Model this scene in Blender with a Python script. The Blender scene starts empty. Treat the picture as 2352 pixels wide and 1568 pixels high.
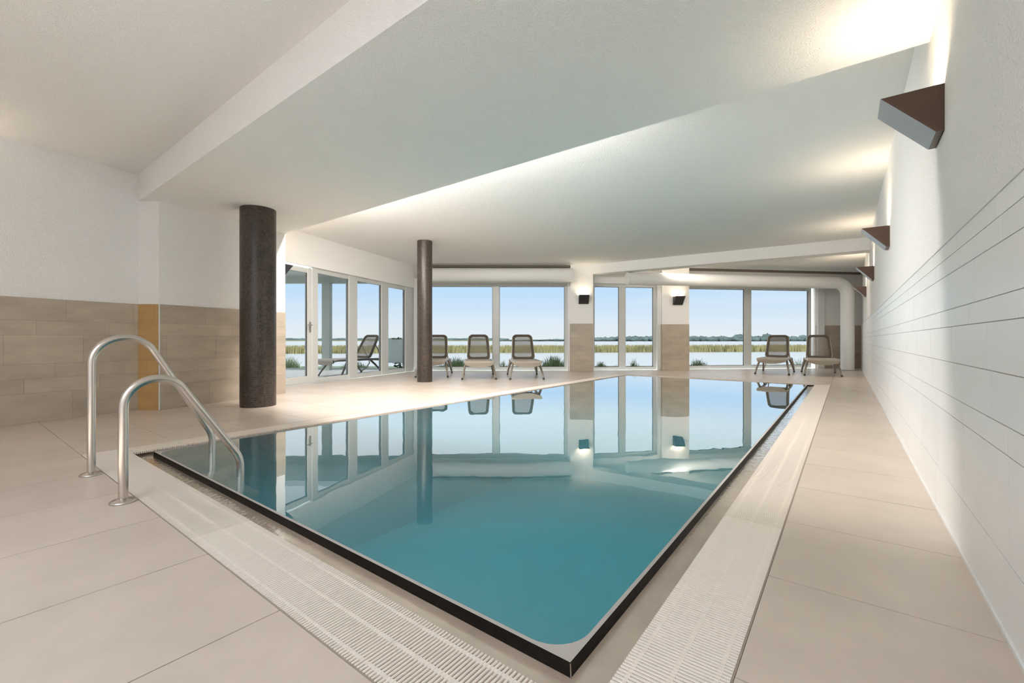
import bpy, math, random
from mathutils import Vector, Matrix
random.seed(7)
sc = bpy.context.scene
C = sc.collection
PI = math.pi

# ---------------------------------------------------------------- camera, world, sun, exposure
FPX, HCAM = 1010.0, 0.85
cam_d = bpy.data.cameras.new('camera')
cam_d.sensor_width = 36.0
cam_d.lens = 36.0 * FPX / 2352.0
cam_d.shift_y = -4.0 / 2352.0 * 1.0
cam_d.clip_start = 0.02
cam_d.clip_end = 5000
cam = bpy.data.objects.new('camera', cam_d)
C.objects.link(cam)
cam.location = (0, 0, HCAM)
cam.rotation_euler = (PI / 2, 0, 0)
sc.camera = cam

vs = sc.view_settings
vs.view_transform = 'Standard'
vs.look = 'None'
EXPO = 1.20
vs.exposure = EXPO
vs.gamma = 1.0
vs.use_curve_mapping = False

SKY_K = 3.0
world = bpy.data.worlds.new('sky')
sc.world = world
world.use_nodes = True
nt = world.node_tree
nt.nodes.clear()
n_out = nt.nodes.new('ShaderNodeOutputWorld')
n_bg = nt.nodes.new('ShaderNodeBackground')
n_tc = nt.nodes.new('ShaderNodeTexCoord')
n_sep = nt.nodes.new('ShaderNodeSeparateXYZ')
n_ramp = nt.nodes.new('ShaderNodeValToRGB')
nt.links.new(n_tc.outputs['Generated'], n_sep.inputs[0])
nt.links.new(n_sep.outputs['Z'], n_ramp.inputs[0])
cr = n_ramp.color_ramp
stops = [(0.0, (.80, .86, .90)), (0.03, (.77, .86, .95)), (0.07, (.64, .79, .96)), (0.12, (.52, .74, .99)),
         (0.17, (.80, .89, .99)), (0.26, (.93, .96, 1.0)), (1.0, (.60, .76, 1.0))]
cr.elements[0].position, cr.elements[0].color = stops[0][0], (*stops[0][1], 1)
cr.elements[1].position, cr.elements[1].color = stops[1][0], (*stops[1][1], 1)
for p, c in stops[2:]:
    e = cr.elements.new(p)
    e.color = (*c, 1)
# thin high cloud
n_map = nt.nodes.new('ShaderNodeMapping')
n_map.inputs['Scale'].default_value = (1.6, 1.6, 22)
n_noise = nt.nodes.new('ShaderNodeTexNoise')
n_noise.inputs['Scale'].default_value = 1.6
n_noise.inputs['Detail'].default_value = 5
n_cr = nt.nodes.new('ShaderNodeMapRange')
n_cr.inputs['From Min'].default_value = .48
n_cr.inputs['From Max'].default_value = .8
n_cr.inputs['To Max'].default_value = .45
n_mix = nt.nodes.new('ShaderNodeMixRGB')
n_mix.inputs[2].default_value = (.86, .90, .96, 1)
nt.links.new(n_tc.outputs['Generated'], n_map.inputs[0])
nt.links.new(n_map.outputs[0], n_noise.inputs['Vector'])
nt.links.new(n_noise.outputs[0], n_cr.inputs[0])
nt.links.new(n_cr.outputs[0], n_mix.inputs[0])
nt.links.new(n_ramp.outputs[0], n_mix.inputs[1])
nt.links.new(n_mix.outputs[0], n_bg.inputs[0])
n_bg.inputs[1].default_value = SKY_K      # sky brightened this much; the tint added to the panes dims it in view
nt.links.new(n_bg.outputs[0], n_out.inputs[0])

SUN_STRENGTH = 1.7 * SKY_K
sun_d = bpy.data.lights.new('sun', 'SUN')
sun_d.energy = SUN_STRENGTH
sun_d.angle = math.radians(2)
sun_d.color = (1, .97, .94)
sun = bpy.data.objects.new('sun', sun_d)
C.objects.link(sun)
_sd = Vector((.14, .95, -1.7)).normalized()      # high sun from behind the building
sun.rotation_euler = _sd.to_track_quat('-Z', 'Y').to_euler()

cy = sc.cycles
cy.max_bounces = 11
cy.diffuse_bounces = 6
cy.glossy_bounces = 6
cy.transmission_bounces = 8
cy.transparent_max_bounces = 16
cy.sample_clamp_indirect = 6
cy.caustics_reflective = False
cy.caustics_refractive = False

SCONCE_W = 1.45

# ---------------------------------------------------------------- helpers
def tag(o, label=None, cat=None, group=None, kind=None):
    if label: o['label'] = label
    if cat: o['category'] = cat
    if group: o['group'] = group
    if kind: o['kind'] = kind
    return o

def empty(name, loc=(0, 0, 0), rz=0, parent=None):
    o = bpy.data.objects.new(name, None)
    C.objects.link(o)
    o.location = loc
    o.rotation_euler = (0, 0, rz)
    o.empty_display_size = .1
    if parent: o.parent = parent
    return o

class MB:
    def __init__(s):
        s.v, s.f, s.sm = [], [], []
        s.uv = None
    def add(s, vs_, fs, smooth=False):
        n = len(s.v)
        s.v += [tuple(p) for p in vs_]
        s.f += [tuple(i + n for i in f) for f in fs]
        s.sm += [smooth] * len(fs)
        return s
    def box(s, x0, x1, y0, y1, z0, z1):
        vs_ = [(x, y, z) for z in (z0, z1) for y in (y0, y1) for x in (x0, x1)]
        return s.add(vs_, [(0, 2, 3, 1), (4, 5, 7, 6), (0, 1, 5, 4), (2, 6, 7, 3), (0, 4, 6, 2), (1, 3, 7, 5)])
    def prism(s, poly, z0, z1, smooth=False):
        # counter-clockwise polygon extruded in z
        area = sum(poly[i][0] * poly[(i + 1) % len(poly)][1] - poly[(i + 1) % len(poly)][0] * poly[i][1] for i in range(len(poly)))
        if area < 0: poly = poly[::-1]
        n = len(poly)
        vs_ = [(p[0], p[1], z0) for p in poly] + [(p[0], p[1], z1) for p in poly]
        fs = [tuple(range(n - 1, -1, -1)), tuple(range(n, 2 * n))]
        for i in range(n):
            j = (i + 1) % n
            fs.append((i, j, n + j, n + i))
        return s.add(vs_, fs, smooth)
    def tube(s, path, r, seg=12, caps=True, radii=None, flat=1.0):
        path = [Vector(p) for p in path]
        m = len(path)
        rings = []
        up = None
        for i, p in enumerate(path):
            d = (path[min(i + 1, m - 1)] - path[max(i - 1, 0)]).normalized()
            if up is None:
                up = Vector((0, 0, 1)) if abs(d.z) < .9 else Vector((1, 0, 0))
            side = d.cross(up)
            if side.length < 1e-5: side = d.cross(Vector((0, 1, 0)))
            side.normalize()
            up = side.cross(d).normalized()
            rr = radii[i] if radii else r
            rings.append([p + (side * math.cos(2 * PI * k / seg) + up * flat * math.sin(2 * PI * k / seg)) * rr for k in range(seg)])
        vs_ = [q for ring in rings for q in ring]
        fs = []
        for i in range(m - 1):
            for k in range(seg):
                k2 = (k + 1) % seg
                fs.append((i * seg + k, (i + 1) * seg + k, (i + 1) * seg + k2, i * seg + k2))
        s.add(vs_, fs, True)
        if caps:
            s.add(rings[0], [tuple(range(seg))])
            s.add(rings[-1], [tuple(range(seg - 1, -1, -1))])
        return s
    def lathe(s, prof, seg=24, c=(0, 0, 0)):
        vs_ = []
        for r, z in prof:
            for k in range(seg):
                t = 2 * PI * k / seg
                vs_.append((c[0] + r * math.cos(t), c[1] + r * math.sin(t), c[2] + z))
        fs = []
        for i in range(len(prof) - 1):
            for k in range(seg):
                k2 = (k + 1) % seg
                fs.append((i * seg + k, i * seg + k2, (i + 1) * seg + k2, (i + 1) * seg + k))
        return s.add(vs_, fs, True)
    def mesh(s, name, m):
        me = bpy.data.meshes.new(name)
        me.from_pydata(s.v, [], s.f)
        me.polygons.foreach_set('use_smooth', s.sm)
        if m: me.materials.append(m)
        me.validate()
        me.update()
        return me
    def build(s, name, m, parent=None, loc=None, rz=None):
        o = bpy.data.objects.new(name, s.mesh(name, m))
        C.objects.link(o)
        if parent: o.parent = parent
        if loc is not None: o.location = loc
        if rz is not None: o.rotation_euler = (0, 0, rz)
        return o

def inst(name, me, parent=None, loc=(0, 0, 0), rz=0):
    o = bpy.data.objects.new(name, me)
    C.objects.link(o)
    if parent: o.parent = parent
    o.location = loc
    o.rotation_euler = (0, 0, rz)
    return o

def copy_tree(o, parent=None):
    c = o.copy()
    C.objects.link(c)
    c.parent = parent
    for ch in list(o.children): copy_tree(ch, c)
    return c

def bevel(o, w, seg=2, angle=40):
    m = o.modifiers.new('bevel', 'BEVEL')
    m.width, m.segments = w, seg
    m.limit_method = 'ANGLE'
    m.angle_limit = math.radians(angle)
    return o

def clip(poly, p, n):
    # keep the side where (q-p).n >= 0
    out = []
    for i in range(len(poly)):
        a, b = poly[i], poly[(i + 1) % len(poly)]
        da = (a[0] - p[0]) * n[0] + (a[1] - p[1]) * n[1]
        db = (b[0] - p[0]) * n[0] + (b[1] - p[1]) * n[1]
        if da >= 0: out.append(a)
        if (da > 0 and db < 0) or (da < 0 and db > 0):
            t = da / (da - db)
            out.append((a[0] + (b[0] - a[0]) * t, a[1] + (b[1] - a[1]) * t))
    return out

def arc(cx, cz, r, a0, a1, n):
    return [(cx + r * math.cos(a0 + (a1 - a0) * i / n), cz + r * math.sin(a0 + (a1 - a0) * i / n)) for i in range(n + 1)]

# ---------------------------------------------------------------- materials
def srgb(r, g, b):
    def f(c):
        c /= 255.
        return c / 12.92 if c <= .04045 else ((c + .055) / 1.055) ** 2.4
    return (f(r), f(g), f(b), 1)

def mat(name, col, rough=.5, metal=0., noise=None, bump=None, rnd=0., spec=.5, coat=0, coat_rough=.1):
    """noise=(scale, strength, stretch xyz) mottles the colour; bump=(scale, strength, distance); rnd = per-object brightness spread"""
    m = bpy.data.materials.new(name)
    m.use_nodes = True
    t = m.node_tree
    p = t.nodes['Principled BSDF']
    p.inputs['Base Color'].default_value = col
    p.inputs['Roughness'].default_value = rough
    p.inputs['Metallic'].default_value = metal
    p.inputs['Specular IOR Level'].default_value = spec
    if coat:
        p.inputs['Coat Weight'].default_value = coat
        p.inputs['Coat Roughness'].default_value = coat_rough
    src = None
    if noise or bump:
        g = t.nodes.new('ShaderNodeNewGeometry')
    if noise:
        mp = t.nodes.new('ShaderNodeMapping')
        mp.inputs['Scale'].default_value = noise[2] if len(noise) > 2 else (1, 1, 1)
        nz = t.nodes.new('ShaderNodeTexNoise')
        nz.inputs['Scale'].default_value = noise[0]
        nz.inputs['Detail'].default_value = 6
        nz.inputs['Roughness'].default_value = .6
        t.links.new(g.outputs['Position'], mp.inputs[0])
        t.links.new(mp.outputs[0], nz.inputs['Vector'])
        mr = t.nodes.new('ShaderNodeMapRange')
        mr.inputs['From Min'].default_value = .3
        mr.inputs['From Max'].default_value = .7
        mr.inputs['To Min'].default_value = 1 - noise[1]
        mr.inputs['To Max'].default_value = 1 + noise[1]
        t.links.new(nz.outputs[0], mr.inputs[0])
        src = mr.outputs[0]
    if rnd:
        oi = t.nodes.new('ShaderNodeObjectInfo')
        mr2 = t.nodes.new('ShaderNodeMapRange')
        mr2.inputs['To Min'].default_value = 1 - rnd
        mr2.inputs['To Max'].default_value = 1 + rnd
        t.links.new(oi.outputs['Random'], mr2.inputs[0])
        if src:
            mm = t.nodes.new('ShaderNodeMath')
            mm.operation = 'MULTIPLY'
            t.links.new(src, mm.inputs[0])
            t.links.new(mr2.outputs[0], mm.inputs[1])
            src = mm.outputs[0]
        else:
            src = mr2.outputs[0]
    if src:
        vm = t.nodes.new('ShaderNodeVectorMath')
        vm.operation = 'SCALE'
        vm.inputs[0].default_value = col[:3]
        t.links.new(src, vm.inputs['Scale'])
        t.links.new(vm.outputs[0], p.inputs['Base Color'])
    if bump:
        nb = t.nodes.new('ShaderNodeTexNoise')
        nb.inputs['Scale'].default_value = bump[0]
        nb.inputs['Detail'].default_value = 3
        t.links.new(g.outputs['Position'], nb.inputs['Vector'])
        b = t.nodes.new('ShaderNodeBump')
        b.inputs['Strength'].default_value = bump[1]
        b.inputs['Distance'].default_value = bump[2]
        t.links.new(nb.outputs[0], b.inputs['Height'])
        t.links.new(b.outputs[0], p.inputs['Normal'])
    return m

M = {}
M['ceil'] = mat('ceiling_plaster', (.88, .87, .85, 1), .95, bump=(105, .8, .010), spec=.1)
M['plaster'] = mat('rough_plaster', (.88, .87, .855, 1), .95, bump=(100, .8, .010), spec=.1)
M['plaster_smooth'] = mat('smooth_white_plaster', (.86, .845, .82, 1), .85, bump=(60, .05, .002), spec=.15)
M['floor_tile'] = mat('beige_floor_tile', (.63, .535, .45, 1), .33, noise=(2.2, .09, (1, 1, 1)), rnd=.02, bump=(40, .03, .002))
M['grout'] = mat('floor_grout', (.38, .31, .245, 1), .9)
M['wall_tile'] = mat('taupe_wall_tile', (.45, .385, .305, 1), .45, noise=(2.6, .13, (1, 1, 3)), rnd=.06)
M['ochre_tile'] = mat('ochre_wall_tile', (.50, .31, .12, 1), .45, noise=(2.6, .12, (1, 1, 3)), rnd=.05)
M['wgrout'] = mat('wall_grout', (.33, .275, .215, 1), .9)
M['white_tile'] = mat('white_wall_tile', (.88, .885, .885, 1), .38, noise=(1.6, .025, (1, 1, 4)), rnd=.018)
M['white_grout'] = mat('white_tile_grout', (.40, .38, .36, 1), .9)
M['white_edge'] = mat('white_edge_profile', (.8, .8, .79, 1), .4)
M['upvc'] = mat('white_window_profile', (.60, .61, .59, 1), .35)
M['gasket'] = mat('dark_window_gasket', (.10, .10, .09, 1), .6)
M['grate'] = mat('cream_grate_plastic', (.84, .755, .67, 1), .5)
M['channel'] = mat('wet_beige_channel', (.55, .43, .33, 1), .5, noise=(6, .12), bump=(30, .35, .003), coat=1, coat_rough=.04)
M['lip'] = mat('pool_lip_strip', (.48, .44, .41, 1), .4)
M['lip_dark'] = mat('dark_overflow_edge', (.010, .007, .005, 1), .5, noise=(60, .6), spec=.15)
M['steel'] = mat('brushed_stainless_steel', (.62, .58, .53, 1), .24, 1.0)
M['steel_dull'] = mat('ladder_tread_steel', (.48, .38, .33, 1), .6, .0)
M['sconce'] = mat('dark_brown_lamp_metal', (.070, .030, .012, 1), .38, .0, spec=.6)
M['sconce_front'] = mat('lamp_face_reflection', (.40, .43, .46, 1), .35, .5)  # bluish grey paints the water's reflection onto the brown metal
M['sconce_dark'] = mat('charcoal_lamp_metal', (.022, .022, .024, 1), .4)
M['duct'] = mat('white_duct_fabric', (.78, .78, .76, 1), .6, bump=(15, .05, .003))
M['taupe'] = mat('taupe_resin', (.47, .43, .38, 1), .42)
M['taupe_dark'] = mat('brown_resin', (.070, .054, .036, 1), .5)
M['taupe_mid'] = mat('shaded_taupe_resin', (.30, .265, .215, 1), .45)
M['foot'] = mat('dark_rubber_foot', (.05, .05, .045, 1), .7)
M['grass'] = mat('tall_green_grass', (.42, .52, .30, 1), .8, noise=(5, .4))
M['reed'] = mat('yellow_green_reed', (.46, .42, .20, 1), .9, noise=(.6, .35, (1, 1, 2)))
M['shrub'] = mat('dark_green_foliage', (.05, .10, .035, 1), .8, noise=(9, .5))
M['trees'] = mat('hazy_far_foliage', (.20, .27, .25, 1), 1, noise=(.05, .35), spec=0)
M['lawn'] = mat('bank_grass_ground', (.22, .27, .15, 1), .95, noise=(3, .3))
M['terrace'] = mat('pale_terrace_paving', (.60, .60, .56, 1), .6, noise=(4, .06))
M['post'] = mat('grey_green_terrace_post', (.50, .54, .49, 1), .6)
M['shadow_gap'] = mat('painted_shadow_gap', (.16, .125, .09, 1), .6)  # dark brown stands in for the shade above the ducts
M['board'] = mat('white_notice_board', (.80, .81, .78, 1), .5)
M['liner'] = mat('teal_pool_liner', (.028, .26, .33, 1), .6, noise=(2, .06))

def mat_glass():
    m = bpy.data.materials.new('window_glass')
    m.use_nodes = True
    t = m.node_tree
    t.nodes.clear()
    o = t.nodes.new('ShaderNodeOutputMaterial')
    tr = t.nodes.new('ShaderNodeBsdfTransparent')
    q = (SKY_K * 2 ** EXPO) ** .5
    tr.inputs[0].default_value = (.985 / q, .995 / q, .99 / q, 1)     # tint added to dim the brightened sky in view, split over two faces
    g = t.nodes.new('ShaderNodeBsdfGlossy')
    g.inputs['Roughness'].default_value = .01
    lw = t.nodes.new('ShaderNodeLayerWeight')
    lw.inputs[0].default_value = .5
    fr = t.nodes.new('ShaderNodeMath')
    fr.operation = 'POWER'
    fr.inputs[1].default_value = 5.0
    t.links.new(lw.outputs['Facing'], fr.inputs[0])
    mx = t.nodes.new('ShaderNodeMixShader')
    t.links.new(fr.outputs[0], mx.inputs[0])
    t.links.new(tr.outputs[0], mx.inputs[1])
    t.links.new(g.outputs[0], mx.inputs[2])
    t.links.new(mx.outputs[0], o.inputs[0])
    return m
M['glass'] = mat_glass()

def mat_water(name, tint, power, bump_s, scale, opac=0.0, body=(.1, .3, .35), rough=.008):
    """still water: transparent tinted body with a reflective skin that grows towards grazing view"""
    m = bpy.data.materials.new(name)
    m.use_nodes = True
    t = m.node_tree
    t.nodes.clear()
    o = t.nodes.new('ShaderNodeOutputMaterial')
    g = t.nodes.new('ShaderNodeBsdfGlossy')
    g.inputs['Roughness'].default_value = rough
    g.inputs[0].default_value = (.98, 1, 1, 1)
    tr = t.nodes.new('ShaderNodeBsdfTransparent')
    tr.inputs[0].default_value = (*tint, 1)
    di = t.nodes.new('ShaderNodeBsdfDiffuse')
    di.inputs[0].default_value = (*body, 1)
    m1 = t.nodes.new('ShaderNodeMixShader')
    m1.inputs[0].default_value = opac
    t.links.new(tr.outputs[0], m1.inputs[1])
    t.links.new(di.outputs[0], m1.inputs[2])
    geo = t.nodes.new('ShaderNodeNewGeometry')
    nz = t.nodes.new('ShaderNodeTexNoise')
    nz.inputs['Scale'].default_value = scale
    nz.inputs['Detail'].default_value = 2
    mp = t.nodes.new('ShaderNodeMapping')
    mp.inputs['Scale'].default_value = (1, .6, 1)
    t.links.new(geo.outputs['Position'], mp.inputs[0])
    t.links.new(mp.outputs[0], nz.inputs['Vector'])
    b = t.nodes.new('ShaderNodeBump')
    b.inputs['Strength'].default_value = 1.0
    b.inputs['Distance'].default_value = bump_s
    t.links.new(nz.outputs[0], b.inputs['Height'])
    t.links.new(b.outputs[0], g.inputs['Normal'])
    lw = t.nodes.new('ShaderNodeLayerWeight')
    lw.inputs[0].default_value = .5           # Facing = 1 - cos
    mr = t.nodes.new('ShaderNodeMapRange')
    mr.interpolation_type = 'SMOOTHSTEP'
    mr.inputs['From Min'].default_value = power[0]
    mr.inputs['From Max'].default_value = power[1]
    mr.inputs['To Min'].default_value = .03
    mr.inputs['To Max'].default_value = power[2]
    t.links.new(lw.outputs['Facing'], mr.inputs[0])
    mx = t.nodes.new('ShaderNodeMixShader')
    t.links.new(mr.outputs[0], mx.inputs[0])
    t.links.new(m1.outputs[0], mx.inputs[1])
    t.links.new(g.outputs[0], mx.inputs[2])
    t.links.new(mx.outputs[0], o.inputs[0])
    return m
M['film'] = mat_water('overflowing_water_film', (.97, .985, .985), (.55, .93, .95), .0035, 34, 0, (0, 0, 0))
M['pool_water'] = mat_water('pool_water', (.80, .96, .97), (.56, .95, .98), .0010, 3.0, .5, (.11, .35, .41))
M['lake'] = mat_water('lake_water', (.8, .9, .9), (.3, 1.0, .55), .05, .6, 1.0, (.56, .58, .56), .35)

def mat_mosaic():
    m = bpy.data.materials.new('brown_glass_mosaic')
    m.use_nodes = True
    t = m.node_tree
    p = t.nodes['Principled BSDF']
    uv = t.nodes.new('ShaderNodeTexCoord')
    br = t.nodes.new('ShaderNodeTexBrick')
    br.offset = 0
    br.inputs['Scale'].default_value = 1.0
    br.inputs['Brick Width'].default_value = .026
    br.inputs['Row Height'].default_value = .026
    br.inputs['Mortar Size'].default_value = .0014
    br.inputs['Color1'].default_value = (.022, .014, .009, 1)
    br.inputs['Color2'].default_value = (.062, .043, .031, 1)
    br.inputs['Mortar'].default_value = (.075, .065, .056, 1)
    t.links.new(uv.outputs['UV'], br.inputs['Vector'])
    nz = t.nodes.new('ShaderNodeTexNoise')
    nz.inputs['Scale'].default_value = 3
    mr = t.nodes.new('ShaderNodeMapRange')
    mr.inputs['To Min'].default_value = .6
    mr.inputs['To Max'].default_value = 1.5
    t.links.new(uv.outputs['UV'], nz.inputs['Vector'])
    t.links.new(nz.outputs[0], mr.inputs[0])
    vm = t.nodes.new('ShaderNodeVectorMath')
    vm.operation = 'SCALE'
    t.links.new(br.outputs['Color'], vm.inputs[0])
    t.links.new(mr.outputs[0], vm.inputs['Scale'])
    t.links.new(vm.outputs[0], p.inputs['Base Color'])
    b = t.nodes.new('ShaderNodeBump')
    b.invert = True
    b.inputs['Strength'].default_value = .5
    b.inputs['Distance'].default_value = .002
    t.links.new(br.outputs['Fac'], b.inputs['Height'])
    t.links.new(b.outputs[0], p.inputs['Normal'])
    p.inputs['Roughness'].default_value = .35
    return m
M['mosaic'] = mat_mosaic()

def mat_mesh_fabric(name, col, alpha):
    m = bpy.data.materials.new(name)
    m.use_nodes = True
    t = m.node_tree
    p = t.nodes['Principled BSDF']
    p.inputs['Base Color'].default_value = col
    p.inputs['Roughness'].default_value = .8
    p.inputs['Alpha'].default_value = alpha
    return m
M['net'] = mat_mesh_fabric('brown_open_mesh', (.17, .142, .108, 1), .72)
M['sling'] = mat_mesh_fabric('taupe_sling_mesh', (.45, .41, .36, 1), .94)
def mat_emit(name, col, s):
    m = bpy.data.materials.new(name)
    m.use_nodes = True
    t = m.node_tree
    p = t.nodes['Principled BSDF']
    p.inputs['Base Color'].default_value = (.8, .8, .8, 1)
    p.inputs['Emission Color'].default_value = (*col, 1)
    p.inputs['Emission Strength'].default_value = s
    return m
M['lampglow'] = mat_emit('warm_lamp_diffuser', (1, .8, .55), 4)
def mat_frost():
    m = bpy.data.materials.new('frosted_screen_glass')
    m.use_nodes = True
    p = m.node_tree.nodes['Principled BSDF']
    p.inputs['Base Color'].default_value = (.80, .88, .87, 1)
    p.inputs['Roughness'].default_value = .3
    p.inputs['Alpha'].default_value = .72
    return m
M['frost'] = mat_frost()

# ---------------------------------------------------------------- pool frame: P0 near corner, U along the pool, V to the left
P0 = (0.159, 1.115)
ANG = math.atan2(.7965, .6046)
U = (math.cos(ANG), math.sin(ANG))
V = (-U[1], U[0])
def W(a, b): return (P0[0] + U[0] * a + V[0] * b, P0[1] + U[1] * a + V[1] * b)
def AB(x, y):
    dx, dy = x - P0[0], y - P0[1]
    return (dx * U[0] + dy * U[1], dx * V[0] + dy * V[1])
POOL_LOC = (P0[0], P0[1], 0)
ZC = 2.85
LA0, LA1 = .03, 9.03        # lip rectangle (a)
LB0, LB1 = .03, 3.63        # lip rectangle (b)
GI, GO = -.079, -.3235      # grate inner / outer edge
A_END, B_END = 9.05, 3.64
REAR = -4.2
WALL_B = -.924
WALL_END = 15.85
WA0, WA1 = (-9.4, -4.73), (-4.53, 5.33)     # left wall near part
GL0, GL1 = (-4.30, 7.08), (-2.60, 12.02)    # glazed wall line
F0, F1, F2 = (-2.60, 12.05), (1.9, 12.09), (10.75, 13.36)

def room_clip(poly, grow=0.0):
    cx = sum(p[0] for p in poly) / len(poly)
    cyy = sum(p[1] for p in poly) / len(poly)
    poly = clip(poly, W(0, WALL_B - grow), V)
    if len(poly) < 3: return []
    poly = clip(poly, W(REAR - grow, 0), U)
    if len(poly) < 3: return []
    if cyy > 5.6:
        d = (GL1[0] - GL0[0], GL1[1] - GL0[1])
        n = (d[1], -d[0])
        poly = clip(poly, (GL0[0] - grow, GL0[1]), n)
    else:
        d = (WA1[0] - WA0[0], WA1[1] - WA0[1])
        n = (d[1], -d[0])
        poly = clip(poly, (WA0[0] - .06 - grow, WA0[1]), n)
    if len(poly) < 3: return []
    poly = clip(poly, (F0[0], F0[1] + grow), (0.009, -1))
    if len(poly) < 3: return []
    return poly

def far_clip(poly, grow=0.):
    # far wall: frontal part then part turned 8 degrees; right of F1 the room is deeper
    return poly

# room outline polygon (world), counter-clockwise, for floor base and ceiling
R0 = W(REAR, WALL_B)
R1 = W(WALL_END, WALL_B)
def left_at(y):
    t = (y - WA0[1]) / (WA1[1] - WA0[1])
    return WA0[0] + t * (WA1[0] - WA0[0])
# intersection of rear line with left wall
def line_x(p, d, q, e):
    den = d[0] * e[1] - d[1] * e[0]
    t = ((q[0] - p[0]) * e[1] - (q[1] - p[1]) * e[0]) / den
    return (p[0] + d[0] * t, p[1] + d[1] * t)
LR = line_x(W(REAR, 0), V, WA0, (WA1[0] - WA0[0], WA1[1] - WA0[1]))
F2 = line_x(F1, (8.85, 1.27), W(0, WALL_B), U)
ROOM = [R0, F2, F1, F0, GL0, (-4.40, 6.9), (-4.6, 5.34), WA1, LR]

# ---------------------------------------------------------------- floor
def ring_slab(mb, z0, z1):
    """room floor minus the gutter rectangle, as four convex-ish pieces in world space"""
    A0, A1, B0, B1 = GO, A_END - GO, GO, B_END - GO
    def piece(poly): mb.prism(poly, z0, z1)
    # right strip
    piece([W(REAR, WALL_B), W(WALL_END, WALL_B), W(WALL_END, B0), W(REAR, B0)])
    # near block
    piece([W(REAR, B0), W(A0, B0), W(A0, B1), line_x(W(A0, B1), U, W(REAR, 0), V), ])
    # left block: between pool left side and left wall
    lw_a0 = line_x(W(A0, B1), (-1, 0), WA0, (WA1[0] - WA0[0], WA1[1] - WA0[1]))
    piece([W(REAR, B1), W(A0, B1), lw_a0, LR])
    piece([W(A0, B1), W(A1, B1), F0, GL0, (-4.65, 5.3), lw_a0])
    # far block
    piece([W(A1, B0), F2, F1, F0, W(A1, B1)])
fb = MB()
ring_slab(fb, -.15, -.012)
floor = tag(fb.build('floor', M['grout']), kind='structure')

T, J = .6, .0019
full_tile = MB().box(J, T - J, J, T - J, -.012, 0).mesh('floor_tile', M['floor_tile'])
n_tiles = 0
def inside_far(p):
    # signed: positive when inside the room relative to the far wall
    if p[0] < F1[0]: y = F0[1] + (p[0] - F0[0]) * (F1[1] - F0[1]) / (F1[0] - F0[0])
    else: y = F1[1] + (p[0] - F1[0]) * (F2[1] - F1[1]) / (F2[0] - F1[0])
    return y - p[1]
far_n2 = (F2[1] - F1[1], -(F2[0] - F1[0]))
def place_tile(a0, a1, b0, b1):
    global n_tiles
    if a1 - a0 < .03 or b1 - b0 < .03: return
    q = [W(a0, b0), W(a1, b0), W(a1, b1), W(a0, b1)]
    c = W((a0 + a1) / 2, (b0 + b1) / 2)
    full = (abs(a1 - a0 - T) < 1e-4 and abs(b1 - b0 - T) < 1e-4)
    p = q
    p = clip(p, W(0, WALL_B), V)
    if len(p) > 2: p = clip(p, W(REAR, 0), U)
    if len(p) > 2:
        L0, L1 = (GL0, GL1) if c[1] > 5.6 else (WA0, WA1)
        n = (L1[1] - L0[1], -(L1[0] - L0[0]))
        p = clip(p, L0, n)
    if len(p) > 2:
        if c[0] < F1[0]: p = clip(p, F0, (F1[1] - F0[1], -(F1[0] - F0[0])))
        else: p = clip(p, F1, far_n2)
    if len(p) < 3: return
    area = abs(sum(p[i][0] * p[(i + 1) % len(p)][1] - p[(i + 1) % len(p)][0] * p[i][1] for i in range(len(p)))) / 2
    if area < .004: return
    n_tiles += 1
    if full and abs(area - T * T) < 1e-4:
        inst('floor_tile', full_tile, floor, (*c_corner(a0, b0), 0), ANG)
        return
    cx = sum(v[0] for v in p) / len(p)
    cyy = sum(v[1] for v in p) / len(p)
    def shrink(v):
        dx, dy = cx - v[0], cyy - v[1]
        l = math.hypot(dx, dy) or 1
        return (v[0] + dx / l * J * 1.3 - cx, v[1] + dy / l * J * 1.3 - cyy)
    MB().prism([shrink(v) for v in p], -.012, 0).build('floor_tile', M['floor_tile'], floor, (cx, cyy, 0))
def c_corner(a, b): return W(a, b)
A0, A1, B0, B1 = GO, A_END - GO, GO, B_END - GO
agrid = [.238 + T * k for k in range(-9, 28)]
# right walkway strip (one tile wide)
for g in agrid: place_tile(g, g + T, B0 - T, B0)
# near side: rows outwards from the grate, joints at b=.27+.6k
r = A0
while r > REAR:
    for k in range(-1, 16):
        b0 = .27 + T * k
        bb0, bb1 = max(b0, B0), b0 + T
        if b0 + T <= B0: continue
        if abs(bb0 - b0) > 1e-6: place_tile(r - T, r, bb0, bb1)
        else: place_tile(r - T, r, b0, b0 + T)
    r -= T
# left side beyond the grate
for g in agrid:
    if g + T <= A0 + .01: continue
    a0 = max(g, A0)
    for k in range(0, 9):
        b0 = B1 + T * k
        place_tile(a0, g + T, b0, b0 + T)
# far side
a0 = A1
while a0 < WALL_END:
    b0 = B0
    while b0 < B1 - .01:
        place_tile(a0, a0 + T, b0, min(b0 + T, B1))
        b0 += T
    a0 += T
print('tiles', n_tiles)

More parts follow.
